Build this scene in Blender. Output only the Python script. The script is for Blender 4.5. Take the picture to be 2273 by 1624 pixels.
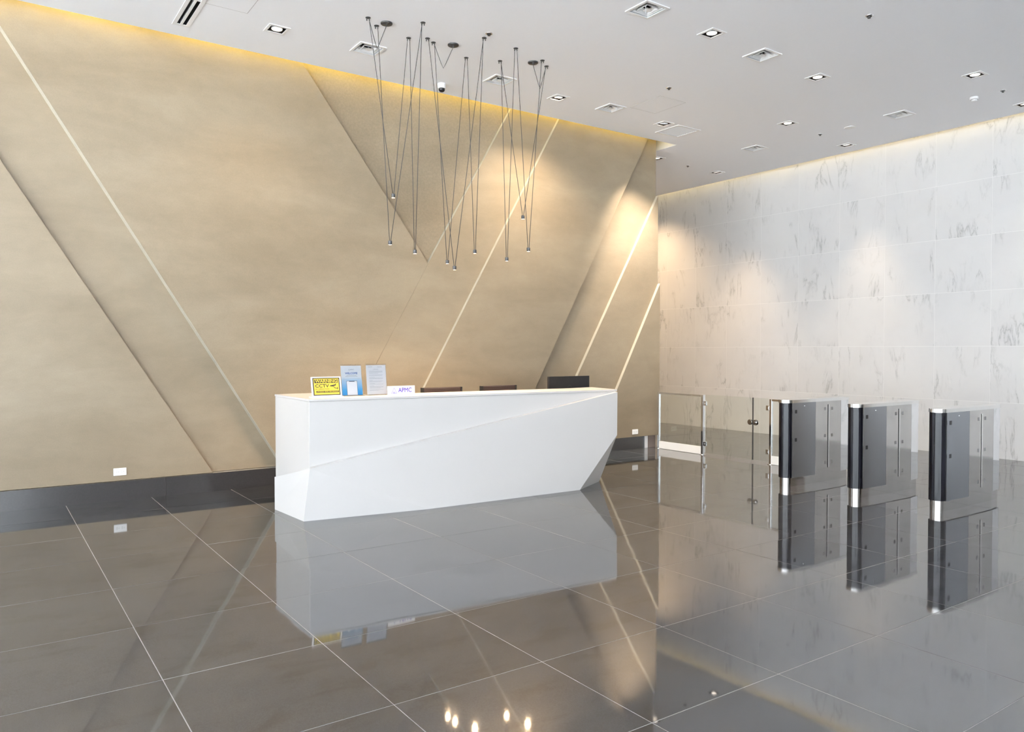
import bpy, bmesh, math, random
from mathutils import Vector, Matrix
random.seed(7)
for o in list(bpy.data.objects): bpy.data.objects.remove(o, do_unlink=True)
scene = bpy.context.scene
COL = scene.collection

# ------------------------------------------------------------------ camera
EYE = 1.54
YAW, PITCH, ROLL, FPX = .6076, -.0206, .0005, 1700.0
cam_d = bpy.data.cameras.new('camera'); cam = bpy.data.objects.new('camera', cam_d); COL.objects.link(cam)
cam_d.sensor_fit = 'HORIZONTAL'; cam_d.sensor_width = 36.0; cam_d.lens = FPX / 2273.0 * 36.0
cam_d.clip_start = .05; cam_d.clip_end = 200
fw = Vector((math.sin(YAW)*math.cos(PITCH), math.cos(YAW)*math.cos(PITCH), math.sin(PITCH)))
rt = Vector((math.cos(YAW), -math.sin(YAW), 0)); up = rt.cross(fw)
rt, up = rt*math.cos(ROLL)+up*math.sin(ROLL), up*math.cos(ROLL)-rt*math.sin(ROLL)
m = Matrix((rt, up, -fw)).transposed().to_4x4(); m.translation = (0, 0, EYE)
cam.matrix_world = m
scene.camera = cam

# ------------------------------------------------------------------ sky and exposure
SKY = 8.0
world = bpy.data.worlds.new('sky'); scene.world = world; world.use_nodes = True
bg = world.node_tree.nodes['Background']; bg.inputs[0].default_value = (.86, .935, 1.0, 1); bg.inputs[1].default_value = SKY
vs = scene.view_settings
vs.view_transform = 'Standard'; vs.look = 'None'; vs.gamma = 1.0; vs.use_curve_mapping = False
vs.exposure = 0.32
SUN = 98.0
sun_d = bpy.data.lights.new('sun', 'SUN'); sun_d.energy = SUN; sun_d.angle = .01; sun_d.color = (.96, .98, 1)
sun = bpy.data.objects.new('sun', sun_d); COL.objects.link(sun); sun.rotation_euler = Vector((.36, .20, -1)).to_track_quat('-Z', 'Y').to_euler()
cy = scene.cycles
cy.max_bounces = 8; cy.diffuse_bounces = 5; cy.glossy_bounces = 4; cy.transparent_max_bounces = 12
cy.use_adaptive_sampling = True; cy.adaptive_threshold = .025
LAMP = 1.0          # overall strength of the room's warm lamps

# ------------------------------------------------------------------ dimensions (metres)
CEIL = 4.76         # ceiling
WALL_Y = 8.73       # mean face of the concrete wall
WALL_END = 8.87     # right end of the concrete wall
MARBLE_X = 11.92    # face of the marble wall
SLOT_Y = 8.45       # ceiling edge along the concrete wall
SLOT_X = 11.64      # ceiling edge along the marble wall
SLOT_END = 9.02
X0, Y0, Y1, ROOF = -8.0, -8.5, 13.5, 5.2

# ------------------------------------------------------------------ materials
MAT = {}
def new_mat(name):
    mt = bpy.data.materials.new(name); mt.use_nodes = True
    nt = mt.node_tree; b = nt.nodes['Principled BSDF']; MAT[name] = mt
    return mt, nt, b
def plain(name, col, rough=.5, metal=0, ior=1.5, emit=None, strength=0, coat=0, grain=.03):
    mt, nt, b = new_mat(name)
    b.inputs['Roughness'].default_value = rough; b.inputs['Metallic'].default_value = metal
    b.inputs['IOR'].default_value = ior; b.inputs['Coat Weight'].default_value = coat
    n = nt.nodes.new('ShaderNodeTexNoise'); n.inputs['Scale'].default_value = 60
    r = nt.nodes.new('ShaderNodeValToRGB')
    r.color_ramp.elements[0].color = (*[c*(1-grain) for c in col], 1); r.color_ramp.elements[1].color = (*[min(1, c*(1+grain)) for c in col], 1)
    tc = nt.nodes.new('ShaderNodeTexCoord'); nt.links.new(tc.outputs['Object'], n.inputs['Vector'])
    nt.links.new(n.outputs['Fac'], r.inputs[0]); nt.links.new(r.outputs[0], b.inputs['Base Color'])
    if emit:
        b.inputs['Emission Color'].default_value = (*emit, 1); b.inputs['Emission Strength'].default_value = strength
    return mt
def node(nt, kind, **kw):
    n = nt.nodes.new(kind)
    for k, v in kw.items():
        if k in n.inputs: n.inputs[k].default_value = v
        else: setattr(n, k, v)
    return n
def ramp(nt, src, stops):
    r = nt.nodes.new('ShaderNodeValToRGB'); e = r.color_ramp.elements
    while len(e) < len(stops): e.new(.5)
    for el, (p, c) in zip(e, stops):
        el.position = p; el.color = (*c, 1) if len(c) == 3 else c
    nt.links.new(src, r.inputs[0]); return r.outputs[0]
def mixc(nt, fac, a, b, mode='MIX'):
    mx = nt.nodes.new('ShaderNodeMix'); mx.data_type = 'RGBA'; mx.blend_type = mode
    for s, v in ((0, fac), (6, a), (7, b)):
        if hasattr(v, 'is_linked'): nt.links.new(v, mx.inputs[s])
        else: mx.inputs[s].default_value = v if not isinstance(v, tuple) else (*v, 1)
    return mx.outputs[2]

def seeded_coords(nt, amount=40.0):
    """object coordinates shifted by a random amount for each object"""
    tc = node(nt, 'ShaderNodeTexCoord'); oi = node(nt, 'ShaderNodeObjectInfo')
    mul = node(nt, 'ShaderNodeVectorMath', operation='SCALE'); mul.inputs[0].default_value = (1.0, 1.7, .6)
    mlt = node(nt, 'ShaderNodeMath', operation='MULTIPLY'); mlt.inputs[1].default_value = amount
    nt.links.new(oi.outputs['Random'], mlt.inputs[0]); nt.links.new(mlt.outputs[0], mul.inputs['Scale'])
    add = node(nt, 'ShaderNodeVectorMath', operation='ADD')
    nt.links.new(tc.outputs['Object'], add.inputs[0]); nt.links.new(mul.outputs[0], add.inputs[1])
    return add.outputs[0], oi.outputs['Random'], tc.outputs['Object']

def mapping(nt, vec, scale=(1, 1, 1), rot=(0, 0, 0)):
    mp = node(nt, 'ShaderNodeMapping'); mp.inputs['Scale'].default_value = scale; mp.inputs['Rotation'].default_value = rot
    nt.links.new(vec, mp.inputs['Vector']); return mp.outputs[0]
def noise(nt, vec, scale, detail=4, rough=.55, dist=0):
    n = node(nt, 'ShaderNodeTexNoise'); n.inputs['Scale'].default_value = scale; n.inputs['Detail'].default_value = detail
    n.inputs['Roughness'].default_value = rough; n.inputs['Distortion'].default_value = dist
    nt.links.new(vec, n.inputs['Vector']); return n.outputs['Fac']

def make_floor_mat():
    mt, nt, b = new_mat('polished_granite')
    v, rnd, loc = seeded_coords(nt)
    tile = ramp(nt, rnd, [(0, (.040, .0425, .047)), (.5, (.053, .055, .060)), (1, (.046, .049, .055))])
    cloud = ramp(nt, noise(nt, mapping(nt, v, (1, 2.2, 1)), 2.2, 5, .6, .8), [(.36, (.62, .61, .60)), (.47, (.97, .96, .95)), (.7, (1.06, 1.06, 1.05))])
    speck = ramp(nt, noise(nt, v, 150, 3, .8), [(.32, (.55, .55, .55)), (.5, (1, 1, 1)), (.70, (1.6, 1.57, 1.55))])
    c = mixc(nt, 1.0, tile, cloud, 'MULTIPLY'); c = mixc(nt, 1.0, c, speck, 'MULTIPLY')
    nt.links.new(c, b.inputs['Base Color'])
    b.inputs['IOR'].default_value = 2.35
    rr = ramp(nt, noise(nt, v, 3.0, 3), [(.35, (.028,)*3), (.65, (.055,)*3)]); nt.links.new(rr, b.inputs['Roughness'])
    bp = node(nt, 'ShaderNodeBump'); bp.inputs['Strength'].default_value = .12; bp.inputs['Distance'].default_value = .004
    nt.links.new(noise(nt, v, 2.6, 1), bp.inputs['Height']); nt.links.new(bp.outputs[0], b.inputs['Normal'])
make_floor_mat()

def make_marble_mat():
    mt, nt, b = new_mat('white_marble')
    v, rnd, loc = seeded_coords(nt)
    def veins(scale, width, rot, stretch, dist):
        n = noise(nt, mapping(nt, v, stretch, rot), scale, 6, .62, dist)
        s = node(nt, 'ShaderNodeMath', operation='SUBTRACT'); s.inputs[1].default_value = .5; nt.links.new(n, s.inputs[0])
        a = node(nt, 'ShaderNodeMath', operation='ABSOLUTE'); nt.links.new(s.outputs[0], a.inputs[0])
        return ramp(nt, a.outputs[0], [(0, (1, 1, 1)), (width, (.25,)*3), (width*3.2, (0, 0, 0))])
    gate = ramp(nt, noise(nt, v, 1.5, 2), [(.48, (0, 0, 0)), (.62, (.95,)*3)])
    g2 = ramp(nt, noise(nt, mapping(nt, v, (1, 1, .8), (.4, .2, 0)), 2.7, 3), [(.53, (0, 0, 0)), (.68, (.7,)*3)])
    va = mixc(nt, 1.0, veins(1.15, .013, (.38, 0, 0), (1, 2.5, .62), .55), gate, 'MULTIPLY')
    vb = mixc(nt, 1.0, veins(2.6, .018, (-.3, 0, 0), (1, 2.4, .6), .6), g2, 'MULTIPLY')
    base = ramp(nt, noise(nt, v, 1.3, 3), [(.3, (.645, .64, .645)), (.7, (.69, .685, .685))])
    c = mixc(nt, va, base, (.40, .405, .41)); 
    f2 = node(nt, 'ShaderNodeMath', operation='MULTIPLY'); f2.inputs[1].default_value = .55; nt.links.new(vb, f2.inputs[0])
    c = mixc(nt, f2.outputs[0], c, (.47, .475, .48))
    nt.links.new(c, b.inputs['Base Color']); b.inputs['Roughness'].default_value = .22; b.inputs['IOR'].default_value = 1.5
make_marble_mat()

def make_concrete_mat(name, tint=1.0, grit=0.0):
    mt, nt, b = new_mat(name)
    tc = node(nt, 'ShaderNodeTexCoord'); v = tc.outputs['Object']
    a = noise(nt, mapping(nt, v, (.55, 1, 1.5)), 1.1, 5, .6, .4)
    s = noise(nt, mapping(nt, v, (.6, 1, 2.2)), 2.4, 6, .65, .3)
    g = noise(nt, v, 38 if grit else 90, 4, .7)
    ca = ramp(nt, a, [(.25, (.202*tint, .158*tint, .104*tint)), (.52, (.240*tint, .191*tint, .130*tint)), (.78, (.283*tint, .231*tint, .163*tint))])
    cs = ramp(nt, s, [(.3, (.965,)*3), (.5, (1, 1, 1)), (.72, (1.03,)*3)])
    cg = ramp(nt, g, [(.3, (.95-.06*grit,)*3), (.7, (1.05+.06*grit,)*3)])
    pt = ramp(nt, noise(nt, mapping(nt, v, (.8, 1, 1)), 5.5, 5, .62, .6), [(.34, (.97,)*3), (.5, (1,)*3), (.66, (1.032,)*3)])
    c = mixc(nt, 1.0, ca, cs, 'MULTIPLY'); c = mixc(nt, 1.0, c, cg, 'MULTIPLY'); c = mixc(nt, 1.0, c, pt, 'MULTIPLY')
    nt.links.new(c, b.inputs['Base Color'])
    b.inputs['Roughness'].default_value = .42; b.inputs['IOR'].default_value = 1.42
    bp = node(nt, 'ShaderNodeBump'); bp.inputs['Strength'].default_value = .05; bp.inputs['Distance'].default_value = .01
    nt.links.new(s, bp.inputs['Height']); nt.links.new(bp.outputs[0], b.inputs['Normal'])
make_concrete_mat('beige_concrete'); make_concrete_mat('rough_concrete', .9, 1.0)

def make_steel(name, col, rough, aniso=0):
    mt, nt, b = new_mat(name)
    tc = node(nt, 'ShaderNodeTexCoord')
    n = noise(nt, mapping(nt, tc.outputs['Object'], (1, 1, .02)), 240, 3, .6)
    c = ramp(nt, n, [(.3, tuple(x*.94 for x in col)), (.7, col)])
    nt.links.new(c, b.inputs['Base Color']); b.inputs['Metallic'].default_value = 1
    r = ramp(nt, n, [(.3, (rough*.85,)*3), (.7, (rough*1.15,)*3)]); nt.links.new(r, b.inputs['Roughness'])
make_steel('satin_steel', (.40, .41, .43), .34)
make_steel('polished_steel', (.56, .53, .50), .07)
make_steel('mirror_steel', (.78, .77, .77), .03)
make_steel('brushed_lid', (.80, .78, .75), .16)
make_steel('chrome', (.82, .82, .83), .06)

def make_glass(name, tint, ior=1.5):
    mt, nt, b = new_mat(name)
    nt.nodes.remove(b); out = [n for n in nt.nodes if n.type == 'OUTPUT_MATERIAL'][0]
    tr = node(nt, 'ShaderNodeBsdfTransparent'); tr.inputs[0].default_value = (*tint, 1)
    gl = node(nt, 'ShaderNodeBsdfGlossy'); gl.inputs['Roughness'].default_value = .01
    fr = node(nt, 'ShaderNodeFresnel'); fr.inputs[0].default_value = ior
    mx = node(nt, 'ShaderNodeMixShader'); nt.links.new(fr.outputs[0], mx.inputs[0])
    nt.links.new(tr.outputs[0], mx.inputs[1]); nt.links.new(gl.outputs[0], mx.inputs[2]); nt.links.new(mx.outputs[0], out.inputs[0])
make_glass('gate_glass', (.965, .985, .97), 1.35)
make_glass('acrylic', (.97, .97, .97), 1.4)
make_glass('window_glass', (.97, .98, .98), 1.3)

plain('ceiling_white', (.915, .93, .97), .7, grain=.01)
plain('slot_white', (.74, .73, .71), .7)
plain('plaster', (.82, .82, .82), .8)
plain('paving', (.60, .61, .62), .8)
plain('grout', (.36, .34, .32), .7)
plain('marble_joint', (.80, .795, .79), .6)
plain('concrete_lit_edge', (.38, .345, .275), .5)  # lighter concrete tone, daylight on the step edges put into the colour
plain('baseboard_stone', (.034, .032, .032), .16, ior=1.6, grain=.15)
plain('solid_surface_white', (.585, .565, .55), .28, grain=.006)
plain('worktop_white', (.8, .79, .77), .4)
plain('black_gloss', (.005, .005, .008), .05, ior=1.5)
plain('black_plastic', (.012, .011, .011), .35)
plain('black_metal', (.02, .02, .021), .4)
plain('cord_black', (.03, .032, .036), .6)
plain('lamp_grey', (.05, .052, .056), .45)
plain('warm_lens', (.9, .7, .5), .4, emit=(1, .66, .36), strength=18)
plain('bright_lens', (1, .9, .75), .4, emit=(1, .86, .66), strength=70)
plain('dim_lens', (.95, .9, .8), .4, emit=(1, .86, .7), strength=7)
plain('led_warm', (1, .8, .4), .5, emit=(1, .76, .17), strength=50)
plain('led_soft', (1, .85, .6), .5, emit=(1, .80, .42), strength=12)
plain('bronze_housing', (.05, .038, .03), .4, metal=.3)
plain('white_enamel', (.84, .84, .84), .4, grain=.01)
plain('duct_dark', (.012, .012, .014), .8)
plain('duct_grey', (.30, .29, .285), .7)
plain('white_plastic', (.85, .85, .86), .35, grain=.01)
plain('sign_white', (.88, .87, .88), .4, grain=.01)
plain('paper', (.92, .91, .94), .7, grain=.01)
plain('sign_yellow', (.58, .45, .05), .5)
plain('sign_black', (.035, .03, .02), .5)
plain('ink_blue', (.03, .14, .48), .6)
plain('ink_grey', (.42, .43, .47), .7)
plain('ink_slate', (.10, .13, .20), .6)
plain('ink_violet', (.10, .055, .42), .5)
plain('brown_leather', (.036, .022, .019), .45, grain=.2)
plain('mullion_grey', (.12, .12, .125), .5, metal=.4)
plain('brown_stone', (.22, .17, .145), .25)
def make_card():
    mt, nt, b = new_mat('card_blue')
    tc = node(nt, 'ShaderNodeTexCoord'); sp = node(nt, 'ShaderNodeSeparateXYZ'); nt.links.new(tc.outputs['Generated'], sp.inputs[0])
    zc = ramp(nt, sp.outputs['Z'], [(.0, (.03, .36, .82)), (.18, (.09, .47, .88)), (.5, (.55, .74, .92)), (.62, (.88, .91, .95)), (1, (.92, .93, .96))])
    nt.links.new(zc, b.inputs['Base Color']); b.inputs['Roughness'].default_value = .6
make_card()

# ------------------------------------------------------------------ helpers
class MB:
    """collects faces of one mesh"""
    def __init__(s): s.v = []; s.f = []; s.sm = []
    def add(s, vs_, fs, smooth=False):
        k = len(s.v); s.v += [tuple(p) for p in vs_]
        for f in fs: s.f.append([i+k for i in f]); s.sm.append(smooth)
        return s
    def box(s, a, b):
        (x0, y0, z0), (x1, y1, z1) = a, b
        return s.add([(x0, y0, z0), (x1, y0, z0), (x1, y1, z0), (x0, y1, z0), (x0, y0, z1), (x1, y0, z1), (x1, y1, z1), (x0, y1, z1)],
                     [(0, 3, 2, 1), (4, 5, 6, 7), (0, 1, 5, 4), (1, 2, 6, 5), (2, 3, 7, 6), (3, 0, 4, 7)])
    def prism_z(s, poly, z0, z1, smooth=False, caps=True):
        """poly: counter-clockwise (x, y)"""
        n = len(poly); vs_ = [(x, y, z0) for x, y in poly]+[(x, y, z1) for x, y in poly]
        s.add(vs_, [(i, (i+1) % n, n+(i+1) % n, n+i) for i in range(n)], smooth)
        if caps: s.add(vs_, [tuple(range(n))[::-1], tuple(range(n, 2*n))])
        return s
    def prism_y(s, poly, y0, y1):
        """poly of (x, z), counter-clockwise as seen from -Y; y0 < y1"""
        n = len(poly); vs_ = [(x, y0, z) for x, z in poly]+[(x, y1, z) for x, z in poly]
        return s.add(vs_, [tuple(range(n)), tuple(range(n, 2*n))[::-1]]+[(i, n+i, n+(i+1) % n, (i+1) % n) for i in range(n)])
    def lathe(s, prof, c=(0, 0, 0), n=24, smooth=True):
        """prof of (radius, z)"""
        vs_ = []; fs = []
        for r, z in prof:
            for i in range(n):
                a = 2*math.pi*i/n; vs_.append((c[0]+r*math.cos(a), c[1]+r*math.sin(a), c[2]+z))
        for k in range(len(prof)-1):
            for i in range(n):
                j = (i+1) % n; fs.append((k*n+i, k*n+j, (k+1)*n+j, (k+1)*n+i))
        s.add(vs_, fs, smooth)
        if prof[0][0] > 1e-6: s.add(vs_[:n], [tuple(range(n))[::-1]])
        if prof[-1][0] > 1e-6: s.add(vs_[-n:], [tuple(range(n))])
        return s
    def tube(s, pts, r, n=8):
        pts = [Vector(p) for p in pts]; vs_ = []; fs = []
        for i, p in enumerate(pts):
            t = (pts[min(i+1, len(pts)-1)]-pts[max(i-1, 0)]).normalized()
            a = t.cross(Vector((0, 0, 1)) if abs(t.z) < .95 else Vector((0, 1, 0))).normalized(); b = t.cross(a)
            for k in range(n):
                w = 2*math.pi*k/n; vs_.append(p+a*r*math.cos(w)+b*r*math.sin(w))
        for i in range(len(pts)-1):
            for k in range(n):
                j = (k+1) % n; fs.append((i*n+k, (i+1)*n+k, (i+1)*n+j, i*n+j))
        fs.append(tuple(range(n))); fs.append(tuple(range((len(pts)-1)*n, len(pts)*n))[::-1])
        return s.add(vs_, fs, True)
    def mesh(s, name, mat):
        me = bpy.data.meshes.new(name); me.from_pydata(s.v, [], s.f); me.update()
        bm = bmesh.new(); bm.from_mesh(me); bmesh.ops.remove_doubles(bm, verts=bm.verts, dist=1e-5) if False else None
        bm.free()
        for p, q in zip(me.polygons, s.sm): p.use_smooth = q
        me.materials.append(MAT[mat]); return me
    def xf(s, mtx):
        s.v = [tuple(mtx @ Vector(p)) for p in s.v]; return s
    def build(s, name, mat, parent=None, bevel=0, loc=None):
        o = bpy.data.objects.new(name, s.mesh(name, mat)); COL.objects.link(o)
        if parent: o.parent = parent
        if loc: o.location = loc
        if bevel:
            bv = o.modifiers.new('bevel', 'BEVEL'); bv.width = bevel; bv.segments = 2; bv.limit_method = 'ANGLE'; bv.angle_limit = math.radians(40)
        return o
def tag(o, label=None, cat=None, group=None, kind=None):
    if label: o['label'] = label
    if cat: o['category'] = cat
    if group: o['group'] = group
    if kind: o['kind'] = kind
    return o
def thing(name, label, cat, loc=(0, 0, 0), rz=0, group=None):
    o = bpy.data.objects.new(name, None); COL.objects.link(o); o.empty_display_size = .1
    o.location = loc; o.rotation_euler = (0, 0, rz); return tag(o, label, cat, group)
def copy_tree(o, parent=None):
    c = o.copy(); COL.objects.link(c); c.parent = parent
    for ch in [k for k in bpy.data.objects if k.parent == o]: copy_tree(ch, c)
    return c
def struct(name, mb, mat, **kw):
    return tag(mb.build(name, mat, **kw), kind='structure')
def spot(parent, loc, aim, power, col, angle, blend=1.0, radius=.03):
    l = bpy.data.lights.new('bulb', 'SPOT'); l.energy = power*LAMP; l.color = col; l.spot_size = math.radians(angle); l.spot_blend = blend
    l.shadow_soft_size = radius
    o = bpy.data.objects.new('bulb', l); COL.objects.link(o); o.parent = parent; o.location = loc
    o.rotation_euler = Vector(aim).to_track_quat('-Z', 'Y').to_euler(); return o

# ================================================================== FLOOR
fl = MB().box((X0, Y0, -.30), (MARBLE_X+.3, Y1, -.0009)); floor = struct('floor', fl, 'grout')
XL = [.686, 1.462, 2.268, 3.108, 3.955]; YL = [1.473, 2.245, 3.0, 3.845, 4.67, 5.5, 6.34, 7.18, 8.02]
while XL[0] > X0: XL.insert(0, XL[0]-.80)
while XL[-1] < MARBLE_X-.1: XL.append(XL[-1]+.825)
while YL[0] > Y0: YL.insert(0, YL[0]-.78)
while YL[-1] < Y1: YL.append(YL[-1]+.825)
XL[0] = X0; XL[-1] = MARBLE_X; YL[0] = Y0; YL[-1] = Y1
def in_view(p):
    d = Vector(p)-Vector((0, 0, EYE)); z = d.dot(fw)
    if z < .5: return None
    x = 1136.5+FPX*d.dot(rt)/z; y = 812-FPX*d.dot(up)/z
    return z if -260 < x < 2530 and y < 1900 else None
G = .0024
tiles = []
for i in range(len(XL)-1):
    for j in range(len(YL)-1):
        x0, x1, y0, y1 = XL[i]+G, XL[i+1]-G, YL[j]+G, YL[j+1]-G
        z = in_view(((x0+x1)/2, (y0+y1)/2, 0)); tiles.append((z if z else 1e3, x0, x1, y0, y1))
tiles.sort()
rest = MB(); tile_mesh = {}
for k, (z, x0, x1, y0, y1) in enumerate(tiles):
    if k < 290 and z < 900:
        w, d = round(x1-x0, 4), round(y1-y0, 4)
        if (w, d) not in tile_mesh:
            tile_mesh[(w, d)] = MB().box((-w/2, -d/2, -.012), (w/2, d/2, 0)).mesh('tile', 'polished_granite')
        o = bpy.data.objects.new('tile', tile_mesh[(w, d)]); COL.objects.link(o); o.parent = floor
        o.location = ((x0+x1)/2, (y0+y1)/2, 0)
        o.rotation_euler = (max(-.0009, min(.0009, random.gauss(0, .00055))), max(-.0009, min(.0009, random.gauss(0, .00055))), 0)
    else: rest.box((x0, y0, -.012), (x1, y1, 0))
tag(rest.build('tiles', 'polished_granite', floor), kind='stuff')

# ================================================================== CONCRETE WALL
core = MB().box((X0, 8.86, 0), (WALL_END-.02, 9.10, ROOF)); wall_left = struct('wall_left', core, 'plaster')
ZB, ZT = .197, 5.16
c1b, c1t = (2.858, ZB), (-.159, ZT); c2b, c2t = (2.09, ZB), (-.919, ZT)
c3t, c34 = (2.866, ZT), (4.733, 2.651); c4t, c4b = (6.209, ZT), (3.334, ZB)
c5t, c5b = (7.018, ZT), (4.154, ZB); c6t, c6b = (8.778, ZT), (5.952, ZB)
c7e, c7b = (WALL_END, 3.988), (6.655, ZB); c8e, c8b = (WALL_END, 2.594), (7.549, ZB)
panels = [
    ([(X0, ZB), c2b, c2t, (X0, ZT)], 8.745, 'beige_concrete'),
    ([c2b, c1b, c1t, c2t], 8.80, 'beige_concrete'),
    ([c1b, c4b, c34, c3t, c1t], 8.685, 'beige_concrete'),
    ([c34, c4t, c3t], 8.735, 'rough_concrete'),
    ([c4b, c5b, c5t, c4t, c34], 8.690, 'beige_concrete'),
    ([c5b, c6b, c6t, c5t], 8.645, 'beige_concrete'),
    ([c6b, c7b, c7e, (WALL_END, ZT), c6t], 8.745, 'beige_concrete'),
    ([c7b, c8b, c8e, c7e], 8.695, 'beige_concrete'),
    ([c8b, (WALL_END, ZB), c8e], 8.645, 'beige_concrete')]
for poly, y, mt in panels:
    MB().prism_y(poly, y, 8.862).build('panel', mt, wall_left, bevel=.004)
# added pale strips paint daylight on to the step faces that look towards the entrance
def lit_edge_strip(p, q, y0, y1):
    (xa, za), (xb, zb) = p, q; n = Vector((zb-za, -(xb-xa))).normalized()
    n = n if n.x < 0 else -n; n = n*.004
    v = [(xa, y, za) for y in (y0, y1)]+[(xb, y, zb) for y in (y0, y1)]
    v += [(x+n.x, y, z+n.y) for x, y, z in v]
    MB().add(v, [(0, 1, 3, 2), (4, 6, 7, 5), (0, 2, 6, 4), (1, 5, 7, 3), (0, 4, 5, 1), (2, 3, 7, 6)]).build('lit_edge_strip', 'concrete_lit_edge', wall_left)
lit_edge_strip(c1b, c1t, 8.684, 8.80); lit_edge_strip(c34, c4t, 8.689, 8.735); lit_edge_strip(c5b, c5t, 8.644, 8.69); lit_edge_strip(c7b, c7e, 8.694, 8.745); lit_edge_strip(c8b, c8e, 8.644, 8.695)
base = struct('baseboard_left', MB().box((X0, 8.725, 0), (8.66, 8.87, ZB-.004)), 'grout')
bx = [X0, -6.6, -5.0, -3.4, -1.8, -.2, 1.60, 3.2, 4.8, 6.4, 8.60]
for a, b in zip(bx[:-1], bx[1:]):
    MB().box((a+.0015, 8.705, 0), (b-.0015, 8.73, ZB-.001)).build('stone_panel', 'baseboard_stone', base)
MB().box((8.60, 8.70, 0), (8.665, 8.73, ZB-.001)).build('end_strip', 'marble_joint', base)
MB().box((8.665, 8.72, 0), (8.85, 8.86, ZB-.001)).build('return_panel', 'brown_stone', base)

# ================================================================== MARBLE WALL
mw = MB().box((MARBLE_X+.0012, Y0, 0), (MARBLE_X+.30, Y1, ROOF)); wall_right = struct('wall_right', mw, 'marble_joint')
rows = [0, .797, 1.602, 2.404, 3.207, 4.015, 4.82, ROOF]
cols = [10.632]
while cols[0] < Y1: cols.insert(0, cols[0]+.7886)
while cols[-1] > Y0: cols.append(cols[-1]-.7886)
cols[0] = Y1; cols[-1] = Y0
mtile = {}
for a, b in zip(cols[:-1], cols[1:]):
    for z0, z1 in zip(rows[:-1], rows[1:]):
        w, hgt = round(a-b-.004, 4), round(z1-z0-.004, 4)
        if (w, hgt) not in mtile: mtile[(w, hgt)] = MB().box((0, -w/2, -hgt/2), (.012, w/2, hgt/2)).mesh('marble_tile', 'white_marble')
        o = bpy.data.objects.new('marble_tile', mtile[(w, hgt)]); COL.objects.link(o); o.parent = wall_right
        o.location = (MARBLE_X, (a+b)/2, (z0+z1)/2)

# ================================================================== OTHER WALLS (out of frame): glazed entrance sides
def glazed(name, horizontal, fixed, a, b, bays, sill=.0, head=4.7):
    mb = MB(); t = .14
    def seg(u0, u1, z0, z1):
        if horizontal: mb.box((u0, fixed-t, z0), (u1, fixed, z1))
        else: mb.box((fixed-t, u0, z0), (fixed, u1, z1))
    seg(a, b, head, ROOF)
    w = (b-a)/bays
    for i in range(bays+1):
        u = a+w*i; seg(u-.04, u+.04, 0, head)
    seg(a, b, 2.55, 2.62); seg(a, b, 0, .10)
    o = struct(name, mb, 'mullion_grey')
    for i in range(bays):
        for z0, z1 in ((.10, 2.55), (2.62, head)):
            u0, u1 = a+w*i+.04, a+w*(i+1)-.04
            g = MB()
            if horizontal: g.add([(u0, fixed-.07, z0), (u1, fixed-.07, z0), (u1, fixed-.07, z1), (u0, fixed-.07, z1)], [(0, 1, 2, 3)])
            else: g.add([(fixed-.07, u0, z0), (fixed-.07, u1, z0), (fixed-.07, u1, z1), (fixed-.07, u0, z1)], [(0, 1, 2, 3)])
            g.build('pane', 'window_glass', o)
    return o
glazed('wall_front', False, X0, Y0, 8.0, 10)
struct('wall_front_pier', MB().box((X0-.14, 8.0, 0), (X0, Y1, ROOF)), 'plaster')
glazed('wall_back', True, Y0, X0, 1.2, 5)
struct('wall_back_pier', MB().box((1.2, Y0-.14, 0), (MARBLE_X+.3, Y0, ROOF)), 'plaster')
pv = MB().box((X0-40, Y0-40, -.45), (X0-.15, Y1+20, -.15)).box((X0-.15, Y0-40, -.45), (MARBLE_X+20, Y0-.15, -.15))
struct('floor_sun_bounce', pv, 'paving')  # unseen paving outside, added to bounce sunlight up to the ceiling
struct('wall_far', MB().box((X0, Y1, 0), (MARBLE_X+.3, Y1+.2, ROOF)), 'plaster')

# daylight portals in the glazed sides (guide the sky's light through the openings)
for loc, rot, sx, sy in (((X0-.2, -.25, 2.3), (0, -math.pi/2, 0), 4.7, 16.5), ((-3.4, Y0-.2, 2.3), (math.pi/2, 0, 0), 9.2, 4.7)):
    l = bpy.data.lights.new('daylight_portal', 'AREA'); l.shape = 'RECTANGLE'; l.size = sx; l.size_y = sy; l.cycles.is_portal = True
    o = bpy.data.objects.new('daylight_portal', l); COL.objects.link(o); o.location = loc; o.rotation_euler = rot

# ================================================================== CEILING
H_DL, H_DF = .085, .125      # half sizes of the openings
downs = [(2.49, 7.72), (6.10, 7.74), (6.15, 5.29), (8.16, 5.42), (9.60, 4.32), (9.46, 6.75), (8.03, 7.77), (11.21, 6.93), (11.0, 9.33), (9.38, 9.23), (11.27, 4.45), (11.0, 11.6), (9.4, 11.4)]
diffs = [(5.22, 5.27), (3.45, 7.66), (5.13, 7.64), (7.05, 5.36), (6.93, 7.67), (10.35, 5.62), (10.18, 7.87)]
grille = (8.25, 8.68, 7.70, 8.12)
slotd = (1.625, 1.725, 6.4, 8.145)
holes = [(x-H_DL, x+H_DL, y-H_DL, y+H_DL) for x, y in downs]+[(x-H_DF, x+H_DF, y-H_DF, y+H_DF) for x, y in diffs]+[grille, slotd]
slots = [(X0, SLOT_END, SLOT_Y, 9.10), (SLOT_X, MARBLE_X+.3, Y0, Y1)]
xs = sorted({X0, MARBLE_X+.3} | {v for h in holes+slots for v in h[:2]}); ys = sorted({Y0, Y1} | {v for h in holes+slots for v in h[2:]})
cm = MB()
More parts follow.
